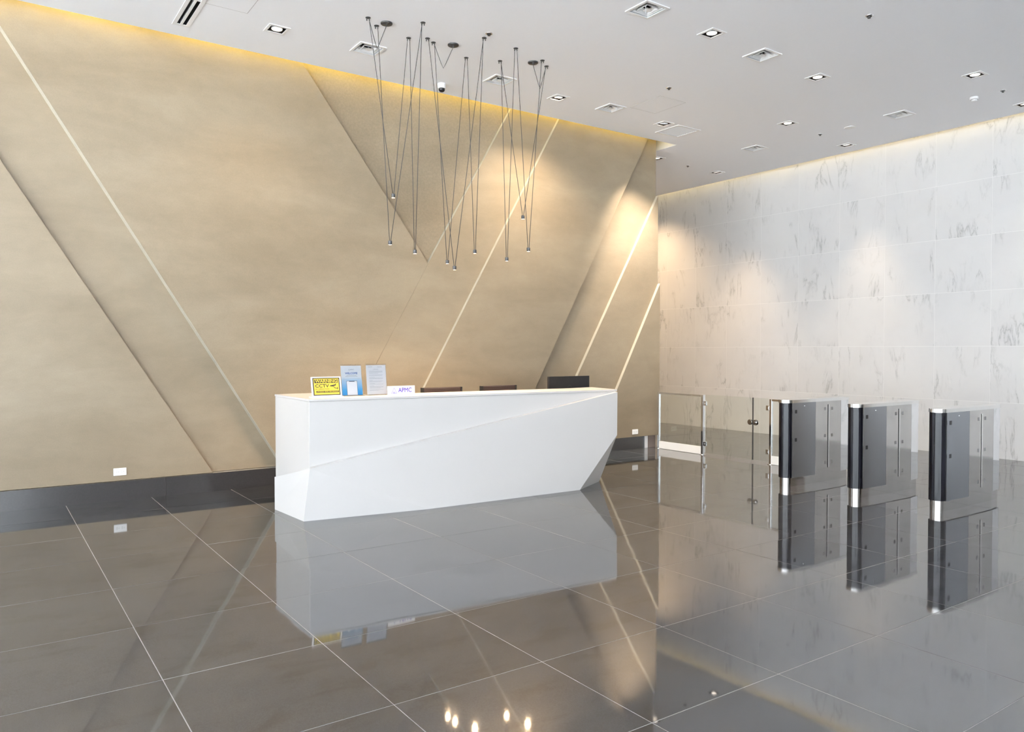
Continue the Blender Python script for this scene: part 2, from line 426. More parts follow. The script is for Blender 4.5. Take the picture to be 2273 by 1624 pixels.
for a, b in zip(xs[:-1], xs[1:]):
    for c, d in zip(ys[:-1], ys[1:]):
        mx_, my_ = (a+b)/2, (c+d)/2
        if any(h[0] < mx_ < h[1] and h[2] < my_ < h[3] for h in holes+slots): continue
        cm.add([(a, c, CEIL), (b, c, CEIL), (b, d, CEIL), (a, d, CEIL)], [(0, 3, 2, 1)])
cm.box((X0-.14, Y0-.14, ROOF), (MARBLE_X+.3, Y1+.2, ROOF+.1))
ceiling = struct('ceiling', cm, 'ceiling_white')
sl = MB()
sl.box((X0, SLOT_Y-.012, CEIL+.0005), (SLOT_END, SLOT_Y, ROOF)); sl.box((SLOT_END, SLOT_Y-.012, CEIL+.0005), (SLOT_END+.012, 9.10, ROOF))
sl.box((SLOT_X-.012, Y0, CEIL+.0005), (SLOT_X, Y1, ROOF)); sl.box((X0, 9.10, CEIL+.0005), (SLOT_END+.012, 9.112, ROOF))
sl.build('slot_upstand', 'slot_white', ceiling)

# cove lights lying hidden in the two ceiling slots
def cove(name, label, segs, mat, along_x, pos):
    t = thing(name, label, 'cove light', (0, 0, 0))
    for a, b in segs:
        if along_x:
            MB().box((a, SLOT_Y, 4.90), (b, SLOT_Y+.05, 4.92)).build('batten', 'white_enamel', t)
            MB().box((a+.02, SLOT_Y+.006, 4.92), (b-.02, SLOT_Y+.044, 4.932)).build('light_strip', mat, t)
        else:
            MB().box((SLOT_X, a, 4.90), (SLOT_X+.05, b, 4.92)).build('batten', 'white_enamel', t)
            MB().box((SLOT_X+.006, a+.02, 4.92), (SLOT_X+.044, b-.02, 4.932)).build('light_strip', mat, t)
    return t
segs = []; x = -2.0
while x < 8.3: segs.append((x, x+1.12)); x += 1.2
cove('cove_light', 'yellow cove light hidden in the ceiling slot above the beige concrete wall', segs, 'led_warm', True, 0)
segs = []; y = 1.0
while y < 12.5: segs.append((y, y+1.12)); y += 1.2
cove('cove_light', 'pale warm cove light hidden in the ceiling slot above the white marble wall', segs, 'led_soft', False, 0)

# ------------------------------------------------------------------ downlights
def ring_sq(mb, ro, ri, z0, z1):
    """square frame between half sizes ri and ro"""
    for a, b in (((-ro, -ro), (ro, -ri)), ((-ro, ri), (ro, ro)), ((-ro, -ri), (-ri, ri)), ((ri, -ri), (ro, ri))):
        mb.box((a[0], a[1], z0), (b[0], b[1], z1))
    return mb
WARM, WARM2 = (1, .78, .52), (1, .70, .40)
def downlight(x, y, label, tilt=(0, 0), power=60, angle=70, lens='bright_lens', col=WARM):
    t = thing('downlight', label, 'downlight', (x, y, CEIL), 0, 'square recessed downlights')
    ring_sq(MB(), .105, .078, -.006, .0).build('trim', 'white_enamel', t)
    hs = ring_sq(MB(), .088, .078, .0, .13); hs.box((-.088, -.088, .13), (.088, .088, .135)); hs.build('housing', 'bronze_housing', t)
    R = Matrix.Rotation(tilt[0], 4, 'X') @ Matrix.Rotation(tilt[1], 4, 'Y'); R.translation = (0, 0, .012)
    MB().lathe([(.042, .05), (.056, .0), (.056, -.012), (.051, -.014), (.047, -.004)], n=28).xf(R).build('lamp_ring', 'white_enamel', t)
    MB().lathe([(.047, -.004), (.0001, -.008)], n=28).xf(R).build('lens', lens, t)
    if power:
        aim = R.to_3x3() @ Vector((0, 0, -1)); spot(t, Vector((0, 0, .012))+aim*.03, aim, power, col, angle)
    return t
D_LABEL = [
    'square downlight in the white ceiling left of the pendant lamps, nearest the slot air diffuser',
    'square downlight right beside the rightmost pendant canopy, above the concrete wall',
    'large lit square downlight between the two nearest square air diffusers',
    'lit square downlight with rays on the ceiling, right of centre in the near row',
    'lit square downlight near the upper right corner of the photo',
    'small lit downlight between the square return grille and the far air diffuser',
    'half shaded downlight touching the slatted return grille',
    'small square downlight near the marble wall, below the round ceiling speaker',
    'farthest downlight beside the marble wall, behind the end of the concrete wall',
    'downlight half hidden behind the top of the concrete wall end',
    'dark downlight cut by the right edge of the photo near the marble wall',
    'added unseen downlight brightening the space behind the concrete wall beside the marble', 'added unseen downlight brightening the space behind the concrete wall near its back']  # last two are unseen lamps, added to brighten the deep marble area
D_SET = [dict(power=110, angle=120), dict(power=330, angle=120, tilt=(.20, -.05), col=(1, .80, .56)), dict(power=110, angle=100), dict(power=110, angle=100), dict(power=110, angle=100), dict(power=110, angle=100), dict(power=760, tilt=(.34, -.20), angle=70, lens='dim_lens', col=(1, .86, .70)),
         dict(power=170, tilt=(0, -.12), angle=48, lens='dim_lens'), dict(power=200, tilt=(0, -.16), angle=54, lens='dim_lens', col=WARM2), dict(power=90, angle=120, lens='dim_lens', col=WARM2), dict(power=35, tilt=(0, -.12), angle=55, lens='dim_lens'), dict(power=240, angle=130, col=WARM2), dict(power=240, angle=150, col=WARM2)]
for (x, y), lb, st in zip(downs, D_LABEL, D_SET): downlight(x, y, lb, **st)

# ------------------------------------------------------------------ air diffusers
def air_diffuser(x, y, label):
    t = thing('air_diffuser', label, 'air diffuser', (x, y, CEIL), 0, 'square ceiling air diffusers')
    ring_sq(MB(), .148, .122, -.009, .0).build('frame', 'white_enamel', t)
    ring_sq(MB(), .135, .126, .001, .014).build('collar', 'white_enamel', t)
    hs = ring_sq(MB(), .135, .126, .014, .12); hs.box((-.135, -.135, .12), (.135, .135, .125)); hs.build('duct_box', 'duct_dark', t)
    for ro, ri, z0, z1 in ((.106, .080, -.003, .036), (.070, .048, -.005, .028)):
        mb = MB(); c = [(-1, -1), (1, -1), (1, 1), (-1, 1)]
        v = [(ro*a, ro*b, z0) for a, b in c]+[(ri*a, ri*b, z1) for a, b in c]+[(ro*a, ro*b, z0+.004) for a, b in c]+[((ri+.002)*a, (ri+.002)*b, z1+.004) for a, b in c]
        f = []
        for i in range(4):
            j = (i+1) % 4; f += [(i, i+4, j+4, j), (i+8, j+8, j+12, i+12), (i, j, j+8, i+8), (i+4, i+12, j+12, j+4)]
        mb.add(v, f).build('vane', 'white_enamel', t)
    mb = MB(); r, z0, z1 = .030, -.010, .020
    mb.add([(-r, -r, z0), (r, -r, z0), (r, r, z0), (-r, r, z0), (0, 0, z1)], [(0, 3, 2, 1), (0, 1, 4), (1, 2, 4), (2, 3, 4), (3, 0, 4)]); mb.build('centre_cone', 'white_enamel', t)
    return t
A_LABEL = ['square air diffuser at the top edge with a thin strip hanging from it',
           'square air diffuser behind the cords of the leftmost pendant lamp',
           'square air diffuser behind the cords of the rightmost pendant lamp',
           'square air diffuser beside the downlight with rays on the ceiling',
           'square air diffuser between the rightmost pendant lamp and the return grille',
           'square air diffuser nearest the marble wall on the right, above the round speaker',
           'farthest square air diffuser, low on the ceiling near the marble wall']
ad = [air_diffuser(x, y, lb) for (x, y), lb in zip(diffs, A_LABEL)]
MB().box((-.075, -.052, -.075), (-.067, -.051, .0)).build('air_streamer', 'white_plastic', ad[0])
for k in (3, 4): MB().box((.05, -.052, -.045), (.056, -.051, .0)).build('air_streamer', 'white_plastic', ad[k])

gx0, gx1, gy0, gy1 = grille
t = thing('return_grille', 'slatted rectangular return air grille above the right end of the concrete wall', 'air grille', ((gx0+gx1)/2, (gy0+gy1)/2, CEIL))
w, d = (gx1-gx0)/2, (gy1-gy0)/2
fr = MB()
for a, b in (((-w-.02, -d-.02), (w+.02, -d+.012)), ((-w-.02, d-.012), (w+.02, d+.02)), ((-w-.02, -d+.012), (-w+.012, d-.012)), ((w-.012, -d+.012), (w+.02, d-.012))):
    fr.box((a[0], a[1], -.008), (b[0], b[1], 0))
fr.build('frame', 'white_enamel', t)
hb = MB().box((-w-.004, -d-.004, .08), (w+.004, d+.004, .085))
for a, b in (((-w-.004, -d-.004), (w+.004, -d)), ((-w-.004, d), (w+.004, d+.004)), ((-w-.004, -d), (-w, d)), ((w, -d), (w+.004, d))): hb.box((a[0], a[1], .001), (b[0], b[1], .08))
hb.build('duct_box', 'duct_grey', t)
ns = 11
for i in range(ns):
    yc = -d+.02+(2*d-.04)*(i+.5)/ns
    mb = MB(); mb.add([(-w+.012, yc-.015, .016), (w-.012, yc-.015, .016), (w-.012, yc+.015, -.003), (-w+.012, yc+.015, -.003),
                      (-w+.012, yc-.015, .019), (w-.012, yc-.015, .019), (w-.012, yc+.015, .0), (-w+.012, yc+.015, .0)],
                     [(0, 3, 2, 1), (4, 5, 6, 7), (0, 1, 5, 4), (1, 2, 6, 5), (2, 3, 7, 6), (3, 0, 4, 7)]); mb.build('slat', 'white_enamel', t)

sx0, sx1, sy0, sy1 = slotd
t = thing('slot_diffuser', 'long white slot diffuser with two dark slots, top left of the ceiling', 'air diffuser', ((sx0+sx1)/2, sy1, CEIL))
w = (sx1-sx0)/2; L = sy1-sy0
fr = MB().box((-w-.03, -L-.03, -.006), (-w+.006, .03, 0)).box((w-.006, -L-.03, -.006), (w+.03, .03, 0)).box((-w+.006, -.012, -.006), (w-.006, .03, 0)).box((-w+.006, -L-.03, -.006), (w-.006, -L+.01, 0))
fr.build('frame', 'white_enamel', t)
MB().box((-.011, -L+.01, -.005), (.011, -.012, .02)).build('divider', 'white_enamel', t)
hb = MB().box((-w, -L, .07), (w, 0, .075)).box((-w-.004, -L, .001), (-w, 0, .075)).box((w, -L, .001), (w+.004, 0, .075)).box((-w, -.004, .001), (w, 0, .07)).box((-w, -L, .001), (w, -L+.004, .07))
hb.build('duct_box', 'duct_dark', t)

# ------------------------------------------------------------------ sprinklers, detector, speaker, dome camera, hatches
def sprinkler(x, y, label, k=1.0):
    t = thing('sprinkler', label, 'sprinkler', (x, y, CEIL), 0, 'ceiling sprinklers')
    MB().lathe([(.038*k, 0), (.038*k, -.003), (.030*k, -.007), (.024*k, -.003)], n=20).build('escutcheon', 'chrome', t)
    MB().lathe([(.027*k, -.0045), (.0001, -.005)], n=20).build('recess', 'duct_dark', t)
    MB().lathe([(.010, 0), (.010, -.012), (.005, -.013), (.005, -.019), (.016, -.020), (.016, -.022), (.0001, -.023)], n=14).build('head', 'black_metal', t)
S = [((4.295, 6.59), 'dark ceiling sprinkler just above the middle pendant lamp cords'), ((6.99, 6.68), 'small dark sprinkler in the middle of the ceiling, above the return grille'),
     ((7.075, 4.15), 'dark sprinkler near the top right of the ceiling'), ((10.33, 6.81), 'small sprinkler left of the round ceiling speaker'),
     ((10.20, 9.29), 'farthest small sprinkler just right of the end of the concrete wall'), ((10.46, 4.38), 'sprinkler beside the smoke detector near the right edge')]
for p, lb in S: sprinkler(*p, lb)
t = thing('smoke_detector', 'small white round smoke detector on the ceiling near the right edge', 'smoke detector', (10.43, 4.70, CEIL))
MB().lathe([(.050, 0), (.050, -.022), (.044, -.028)], n=24).build('base', 'white_plastic', t)
MB().lathe([(.034, -.028), (.034, -.044), (.028, -.050), (.0001, -.052)], n=24).build('chamber', 'white_plastic', t)
MB().lathe([(.040, -.029), (.040, -.036), (.0001, -.036)], n=24).build('vent_ring', 'duct_grey', t)
t = thing('ceiling_speaker', 'round flat grey ceiling speaker near the marble wall', 'speaker', (10.37, 6.36, CEIL))
MB().lathe([(.078, 0), (.078, -.004), (.070, -.006)], n=32).build('rim', 'white_enamel', t)
MB().lathe([(.070, -.0045), (.0001, -.0055)], n=32).build('mesh_grille', 'duct_grey', t)
t = thing('dome_camera', 'white dome security camera with dark dome, behind the middle pendant lamp', 'camera', (4.63, 8.15, CEIL))
MB().lathe([(.050, 0), (.052, -.012), (.052, -.050), (.047, -.058)], n=28).build('base', 'white_plastic', t)
MB().lathe([(.038, -.058), (.040, -.066), (.036, -.082), (.022, -.096), (.0001, -.101)], n=28).build('dome', 'black_gloss', t)
def hatch(x0, x1, y0, y1, label):
    t = thing('access_panel', label, 'access panel', ((x0+x1)/2, (y0+y1)/2, CEIL)); w, d = (x1-x0)/2, (y1-y0)/2
    MB().box((-w, -d, -.0012), (w, d, -.0002)).build('panel', 'ceiling_white', t)
    fr = MB()
    for a, b in (((-w-.004, -d-.004), (w+.004, -d-.001)), ((-w-.004, d+.001), (w+.004, d+.004)), ((-w-.004, -d), (-w-.001, d)), ((w+.001, -d), (w+.004, d))): fr.box((*a, -.001), (*b, -.0002))
    fr.build('seam', 'duct_grey', t)
hatch(1.55, 2.14, 7.05, 7.52, 'flush access panel at the top edge, right of the slot diffuser')
hatch(7.12, 7.58, 6.95, 7.50, 'flush access panel above the return grille')

# ------------------------------------------------------------------ pendant lamps: one cord zigzags through each set of three heads
def bproj(px, py):
    return (fw+rt*((px-1136.5)/FPX)-up*((py-812)/FPX))
def at_z(px, py, z): d = bproj(px, py); return Vector((0, 0, EYE))+d*((z-EYE)/d.z)
ANCH = {1: (817, 39), 2: (836, 57), 3: (907, 84), 4: (939, 50), 5: (949, 85), 6: (962, 94), 7: (1035, 128), 8: (1075, 84), 9: (1110, 135), 10: (1145, 107), 11: (1204, 134), 12: (1213, 147)}
HEADS = {'A': (873, 430, 1, 3), 'B': (866, 534, 2, 4), 'C': (921, 554, 3, 4), 'D': (993, 577, 6, 7), 'E': (1009, 590, 5, 8), 'F': (1054, 554, 7, 8), 'G': (1125, 571, 9, 10), 'H': (1161, 478, 9, 12), 'I': (1173, 549.5, 10, 11)}
AP = {k: at_z(*v, CEIL) for k, v in ANCH.items()}
CAN = {0: (at_z(858, 51, CEIL), (837, 110), (1, 'A', 3, 'C', 4, 'B', 2)), 1: (at_z(1006, 99, CEIL), (984, 154), (6, 'D', 7, 'F', 8, 'E', 5)), 2: (at_z(1183, 138, CEIL), (1198.6, 199), (12, 'H', 9, 'G', 10, 'I', 11))}
LAB = ['leftmost pendant lamp with three small heads on one zigzag cord', 'middle pendant lamp with three small heads on one zigzag cord', 'rightmost pendant lamp with three small heads on one zigzag cord']
def depth_point(px, py, p, q):
    """point on the sight line level with the middle of the two hanging points"""
    mid = (p+q)/2; d = bproj(px, py); dh = (mid-Vector((0, 0, EYE))).dot(Vector((fw.x, fw.y, 0)).normalized())
    return Vector((0, 0, EYE))+d*(dh/d.dot(Vector((fw.x, fw.y, 0)).normalized()))
for k in range(3):
    cpos, loop, chain = CAN[k]
    t = thing('pendant_lamp', LAB[k], 'pendant lamp', cpos, 0, 'cluster of pendant lamps above the desk')
    MB().lathe([(.058, 0), (.058, -.010), (.054, -.014), (.008, -.016), (.006, -.028)], n=32).build('canopy', 'black_metal', t)
    heads = {}
    for c in chain:
        if isinstance(c, str):
            px, py, a, b = HEADS[c]; heads[c] = depth_point(px, py, AP[a], AP[b])-cpos
    for n_ in [c for c in chain if not isinstance(c, str)]:
        p = AP[n_]-cpos; an = MB().lathe([(.025, 0), (.025, -.004), (.018, -.007), (.004, -.008)], n=20)
        for s in (-.012, .012): an.lathe([(.0055, -.006), (.0055, -.028), (.004, -.030)], c=rt*s, n=10)
        an.build('ceiling_anchor', 'black_metal', t, loc=p)
    first = AP[chain[0]]-cpos
    lp = depth_point(*loop, AP[chain[0]], cpos)-cpos
    pts = []
    a, b = Vector((0, 0, -.026)), first+Vector((0, 0, -.028))+rt*(.012 if k != 2 else -.012)
    for i in range(9): # rounded V of slack cord
        u = i/8; v = abs(2*u-1)
        q = a.lerp(lp, min(1, u*2)) if u <= .5 else lp.lerp(b, (u-.5)*2)
        pts.append(q)
    pts[4] = pts[4]+Vector((0, 0, .012)); 
    MB().tube(pts, .0032, 8).build('cord', 'cord_black', t)
    for i, c in enumerate(chain):
        if not isinstance(c, str): continue
        hp = heads[c]
        for n_ in (chain[i-1], chain[i+1]):
            s = 1 if hp.dot(rt) > (AP[n_]-cpos).dot(rt) else -1
            MB().tube([AP[n_]-cpos+rt*(.012*s)+Vector((0, 0, -.028)), hp+rt*(-.006*s)], .0032, 8).build('cord', 'cord_black', t)
        h_ = MB().lathe([(.0015, .0), (.019, -.001), (.0195, -.003), (.0195, -.040), (.018, -.041), (.0165, -.036)], n=24).build('lamp_head', 'lamp_grey', t, loc=hp)
        MB().lathe([(.0168, -.0395), (.0001, -.040)], n=20).build('lens', 'warm_lens', h_)
        spot(h_, (0, 0, -.046), (0, 0, -1), 38, (1, .72, .44), 135, .5, .015)

# ================================================================== RECEPTION DESK
desk = thing('reception_desk', 'long white faceted reception desk in front of the concrete wall', 'reception desk', (4.2, 6.9, 0))
O = Vector((-4.2, -6.9, 0))
def dk(mb, name, mat, parent=desk, bevel=0): return mb.xf(Matrix.Translation(O)).build(name, mat, parent, bevel)
TOP = 1.0925
U0, U1 = (2.462, 6.772), (5.985, 6.516)
A0, A1 = Vector((2.437, 6.700, .469)), Vector((5.955, 6.462, 1.065))
B0, BF, B1 = Vector((2.377, 6.698, 0)), Vector((3.557, 6.535, 0)), Vector((5.421, 6.484, 0))
RM, RB = Vector((5.955, 6.466, .578)), Vector((5.963, 6.78, 0))
LBb, LBt = Vector((2.33, 7.371, 0)), Vector((2.335, 7.387, .312))
# lower volume: a big folded front panel that juts out below a rising diagonal ledge
lo = MB(); N = 16; g = []
rl = [A1, RM, B1]; l1, l2 = (A1-RM).length, (RM-B1).length
for i in range(N+1):
    u = i/N; Lp = A0.lerp(BF, u); s = u*(l1+l2)
    Rp = A1.lerp(RM, s/l1) if s <= l1 else RM.lerp(B1, (s-l1)/l2)
    if abs(s-l1) < (l1+l2)/N/2: Rp = RM.copy()
    g.append([Lp.lerp(Rp, j/24) for j in range(25)])
lo.add([p for row in g for p in row], [(i*25+j, (i+1)*25+j, (i+1)*25+j+1, i*25+j+1) for i in range(N) for j in range(24)], True)
dk(lo, 'front_panel', 'solid_surface_white')
dk(MB().add([A0, B0, BF], [(0, 1, 2)]), 'corner_facet', 'solid_surface_white')
yb = 7.745
dk(MB().add([A0, B0, LBb, LBt, (2.46, 6.763, .469), (2.46, 7.40, .312)], [(0, 3, 2, 1), (0, 4, 5, 3)]), 'side_facet', 'solid_surface_white')
dk(MB().add([RM, B1, RB, (6.09, 7.07, .6), (5.98, 7.07, 0), A1, (6.09, 7.07, 1.065)], [(0, 1, 2), (0, 2, 4, 3), (0, 3, 6, 5)]), 'end_facet', 'solid_surface_white')
# diagonal ledge on top of the front panel
def on_upper(p, off=0):  # straight back on to the upper panel plane
    f = (p.x-U0[0])/(U1[0]-U0[0]); return Vector((p.x, U0[1]+(U1[1]-U0[1])*f+.004, p.z))
a_, b_ = on_upper(Vector((2.46, 0, .473))), on_upper(Vector((5.965, 0, 1.067)))
dk(MB().add([A0, A1, b_, a_], [(0, 1, 2, 3)]), 'ledge', 'solid_surface_white')
# upper volume
def fr_(x, z, off=0): return (x, U0[1]+(U1[1]-U0[1])*(x-U0[0])/(U1[0]-U0[0])+off, z)
q = [(2.46, .455), (5.975, 1.05), (5.975, TOP-.022), (2.46, TOP-.022)]
up_ = MB().add([fr_(x, z) for x, z in q]+[fr_(x, z, .06) for x, z in q], [(0, 1, 2, 3), (7, 6, 5, 4), (0, 4, 5, 1), (1, 5, 6, 2), (2, 6, 7, 3), (3, 7, 4, 0)])
dk(up_, 'upper_panel', 'solid_surface_white', bevel=.002)
dk(MB().box((2.46, 6.824, .20), (2.95, yb, TOP-.022)), 'side_pedestal', 'solid_surface_white', bevel=.002)
dk(MB().prism_z([(2.95, 6.86), (5.90, 6.60), (5.95, 6.96), (2.95, 7.18)], .60, TOP-.022), 'inner_panel', 'worktop_white')
ct = MB().prism_z([(2.457, 6.764), (5.990, 6.506), (6.105, 7.08), (5.60, 7.02), (2.96, 7.22), (2.96, yb+.005), (2.455, yb+.005)], TOP-.020, TOP)
dk(ct, 'counter_top', 'solid_surface_white', bevel=.0015)
dk(MB().box((2.47, 6.80, 0), (5.40, 7.0, .32)).box((2.47, 7.0, 0), (2.95, 7.36, .32)).box((5.0, 6.8, 0), (5.90, 7.05, .05)), 'plinth', 'solid_surface_white')
dk(MB().box((2.95, 7.18, .70), (6.2, 7.66, .735)), 'work_surface', 'worktop_white')
dk(MB().box((6.10, 7.2, 0), (6.15, 7.62, .70)), 'support_panel', 'worktop_white')

# ------------------------------------------------------------------ chairs behind the desk
def chair(label, x, y, rz):
    t = thing('office_chair', label, 'chair', (x, y, 0), rz, 'brown chairs behind the desk')
    def L(mb, n, m_, bev=0, par=t): return mb.build(n, m_, par, bev)
    L(MB().box((-.255, -.02, .50), (.255, .03, 1.10)), 'backrest', 'brown_leather', .012)
    for s in (-1, 1): L(MB().box((s*.262-.008, -.026, .47), (s*.262+.008, .036, 1.10)), 'side_rail', 'black_plastic', .003)
    L(MB().box((-.25, -.47, .43), (.25, -.01, .50)), 'seat', 'brown_leather', .02)
    L(MB().lathe([(.03, .08), (.03, .42), (.10, .43)], c=(0, -.24, 0), n=16), 'column', 'chrome')
    for i in range(5):
        a = 2*math.pi*i/5+.3; c, s = math.cos(a), math.sin(a)
        L(MB().tube([(0, -.24, .10), (.27*c, -.24+.27*s, .065)], .018, 8), 'foot', 'chrome')
        L(MB().lathe([(.001, 0), (.022, .004), (.026, .03), (.02, .055), (.001, .058)], c=(.27*c, -.24+.27*s, 0), n=12), 'castor', 'black_plastic')
chair('dark brown chair back rising behind the desk next to the small violet name plate', 4.513, 7.95, 0)
chair('dark brown chair back rising behind the desk next to the black monitor', 5.325, 7.95, .06)

# ------------------------------------------------------------------ monitor
mn = thing('computer_monitor', 'black computer monitor seen from behind at the right end of the desk', 'monitor', (5.893, 7.26, .735), 0)
MB().box((-.318, -.012, .125), (.318, .018, .490)).build('back_cover', 'black_plastic', mn, .004)
MB().box((-.313, .018, .13), (.313, .021, .485)).build('screen', 'black_gloss', mn)
MB().box((-.03, -.045, .02), (.03, -.012, .33)).build('stand_arm', 'black_plastic', mn, .004)
MB().box((-.12, -.08, 0), (.12, .10, .014)).build('stand_base', 'black_plastic', mn, .004)
lg = MB(); NR = 28
vs_ = [(.030*math.cos(2*math.pi*i/NR)*k, -.0125, .352+.030*math.sin(2*math.pi*i/NR)*k) for k in (1, .86) for i in range(NR)]
lg.add(vs_, [(i, (i+1) % NR, NR+(i+1) % NR, NR+i) for i in range(NR)])
lg.build('logo_ring', 'lamp_grey', mn)

# ------------------------------------------------------------------ signs on the desk
def text_mesh(body, size, width=None, bold=0):
    cu = bpy.data.curves.new('lettering', 'FONT'); cu.body = body; cu.size = size; cu.align_x = 'CENTER'; cu.align_y = 'CENTER'; cu.resolution_u = 3
    ob = bpy.data.objects.new('lettering', cu); COL.objects.link(ob)
    dg = bpy.context.evaluated_depsgraph_get(); ev = ob.evaluated_get(dg); me = ev.to_mesh()
    v = [tuple(p.co) for p in me.vertices]; f = [tuple(p.vertices) for p in me.polygons]; ev.to_mesh_clear()
    bpy.data.objects.remove(ob, do_unlink=True); bpy.data.curves.remove(cu)
    if width:
        x0, x1 = min(p[0] for p in v), max(p[0] for p in v); s = width/(x1-x0); v = [((p[0]-(x0+x1)/2)*s, p[1], 0) for p in v]
    return v, f
class Card:
    """a flat print leaning back: local x right, z up along the card, y into the card"""
    def __init__(s, root, lean): s.root = root; s.M = Matrix.Rotation(-lean, 4, 'X')
    def box(s, n, mat, x0, x1, z0, z1, y0, y1, parent=None, bevel=0):
        return MB().box((x0, y0, z0), (x1, y1, z1)).xf(s.M).build(n, mat, parent or s.root, bevel)
    def bars(s, n, mat, rects, y=-.0012, parent=None):
        mb = MB()
        for x0, x1, z0, z1 in rects: mb.box((x0, y, z0), (x1, y+.0006, z1))
        return mb.xf(s.M).build(n, mat, parent or s.root)
    def poly(s, n, mat, polys, y=-.0012, parent=None):
        mb = MB()
        for p in polys: mb.prism_y(p, y, y+.0006)
        return mb.xf(s.M).build(n, mat, parent or s.root)
    def text(s, body, mat, x, z, size, width, y=-.0014, bold=0, parent=None, name='lettering'):
        v, f = text_mesh(body, size, width, bold)
        mb = MB()
        for k, (dx, dz) in enumerate([(0, 0), (bold, 0), (-bold, 0), (0, bold), (0, -bold)] if bold else [(0, 0)]):
            mb.add([(x+p[0]+dx, y-.00003*k, z+p[1]+dz) for p in v], f)
        return mb.xf(s.M).build(name, mat, parent or s.root)
def mid(p, q): return ((p[0]+q[0])/2, (p[1]+q[1])/2)

# yellow CCTV warning sign
t = thing('warning_sign', 'yellow CCTV warning sign in a white stand at the left end of the desk', 'sign', (2.715, 6.98, TOP), .0)
MB().box((-.155, -.045, 0), (.150, .075, .006)).build('base', 'sign_white', t, .001)
C = Card(t, .22)
C.box('frame', 'sign_white', -.148, .148, .004, .198, 0, .008, bevel=.001)
yp = C.box('printed_face', 'sign_black', -.134, .134, .018, .188, -.0008, .0)
C.bars('yellow_field', 'sign_yellow', [(-.124, .124, .027, .179)], -.0011, yp)
C.bars('black_bars', 'sign_black', [(-.117, .115, .137, .172), (-.105, .120, .044, .062)], -.0014, yp)
C.text('WARNING', 'sign_yellow', -.001, .1545, .040, .216, -.0024, .0012, yp)
C.text('CCTV', 'sign_black', -.044, .108, .043, .134, -.0018, .0012, yp)
C.text('IN OPERATION', 'sign_black', -.044, .078, .016, .134, -.0018, .0002, yp)
C.text('24 HOUR VIDEO RECORDING', 'sign_yellow', .0075, .053, .016, .210, -.0024, .0003, yp)
cc = [[(.036, .113), (.082, .121), (.098, .132), (.094, .121), (.094, .112), (.052, .100)], [(.040, .111), (.030, .106), (.036, .102), (.050, .107)],
      [(.064, .103), (.070, .104), (.084, .088), (.080, .085)], [(.080, .085), (.104, .080), (.106, .085), (.084, .090)], [(.104, .074), (.110, .073), (.112, .096), (.106, .096)]]
C.poly('camera_symbol', 'sign_black', cc, -.0018, yp)

# acrylic stand with the blue and white welcome card
def acrylic_stand(label, x, y, w, hh, lean):
    t = thing('sign_holder', label, 'sign', (x, y, TOP), .0)
    MB().box((-w/2-.004, -.045, 0), (w/2+.004, .07, .004)).build('base', 'acrylic', t)
    C = Card(t, lean); C.box('acrylic_sheet', 'acrylic', -w/2-.004, w/2+.004, .003, hh+.012, .0005, .0035)
    C.box('acrylic_sheet', 'acrylic', -w/2-.004, w/2+.004, .003, hh+.012, -.0045, -.0025)
    return t, C
t, C = acrylic_stand('clear acrylic holder with the blue and white welcome card on the desk', 3.005, 7.06, .212, .300, .17)
card = C.box('card', 'card_blue', -.106, .106, .006, .298, -.0018, 0)
C.text('APMC', 'ink_grey', .010, .258, .016, .040, -.0022, .0002, card)
C.poly('logo_triangle', 'ink_grey', [[(-.028, .252), (-.026, .252), (-.020, .264), (-.021, .266)], [(-.014, .252), (-.012, .252), (-.020, .266), (-.021, .264)], [(-.028, .251), (-.012, .251), (-.012, .2525), (-.028, .2525)]], -.0022, card)
C.text('WELCOME', 'ink_blue', .0, .2215, .026, .128, -.0022, .0008, card)
C.bars('small_print', 'ink_grey', [(-.050, .052, .2005, .2035), (-.064, .062, .1905, .1935), (-.086, .088, .1650, .1662)], -.0022, card)
C.bars('phone_body', 'ink_slate', [(-.056, .056, .008, .148)], -.0022, card)
C.bars('phone_screen', 'paper', [(-.053, .053, .0075, .145)], -.0026, card)
C.bars('phone_notch', 'ink_slate', [(-.028, .028, .139, .1455)], -.0030, card)

t, C = acrylic_stand('clear acrylic holder with a white printed notice, beside the welcome card', 3.262, 7.05, .212, .300, .13)
card = C.box('notice_sheet', 'paper', -.106, .106, .006, .300, -.0018, 0)
ln = [(-.085, -.038, .280, .283), (.015, .065, .280, .283), (-.030, .025, .256, .2585)]
z = .240
for i, wd in enumerate([.15, .148, .15, .10, None, .15, .14, None, .06, .15, .15, None, .04, .15, .13, None, .06, .15, None, .05, .15, .15, .12, None, .15, .1]):
    if wd: ln.append((-.078, -.078+wd, z, z+.0018))
    z -= .0078
C.bars('printed_lines', 'ink_grey', ln, -.0022, card)

# small white name plate
t = thing('name_plate', 'small white desk plate with violet letters and triangle logo', 'name plate', (3.435, 6.862, TOP), .0)
MB().box((-.148, -.02, 0), (.148, .045, .003)).build('foot', 'sign_white', t)
C = Card(t, .06); f = C.box('plate', 'sign_white', -.150, .150, .0, .094, 0, .004, bevel=.0006)
C.text('APMC', 'ink_violet', .040, .050, .062, .146, -.0010, .0012, f)
tri = [(-.078, .076), (-.107, .021), (-.049, .021)]
def edge(p, q, w):
    d = Vector((q[0]-p[0], q[1]-p[1])); n = Vector((d.y, -d.x)).normalized()*w
    return [(p[0]+n.x, p[1]+n.y), (q[0]+n.x, q[1]+n.y), (q[0]-n.x, q[1]-n.y), (p[0]-n.x, p[1]-n.y)]
C.poly('logo_triangle', 'ink_violet', [edge(tri[0], tri[1], .0016), edge(tri[1], tri[2], .0016), edge(tri[2], tri[0], .0016)], -.0010, f)
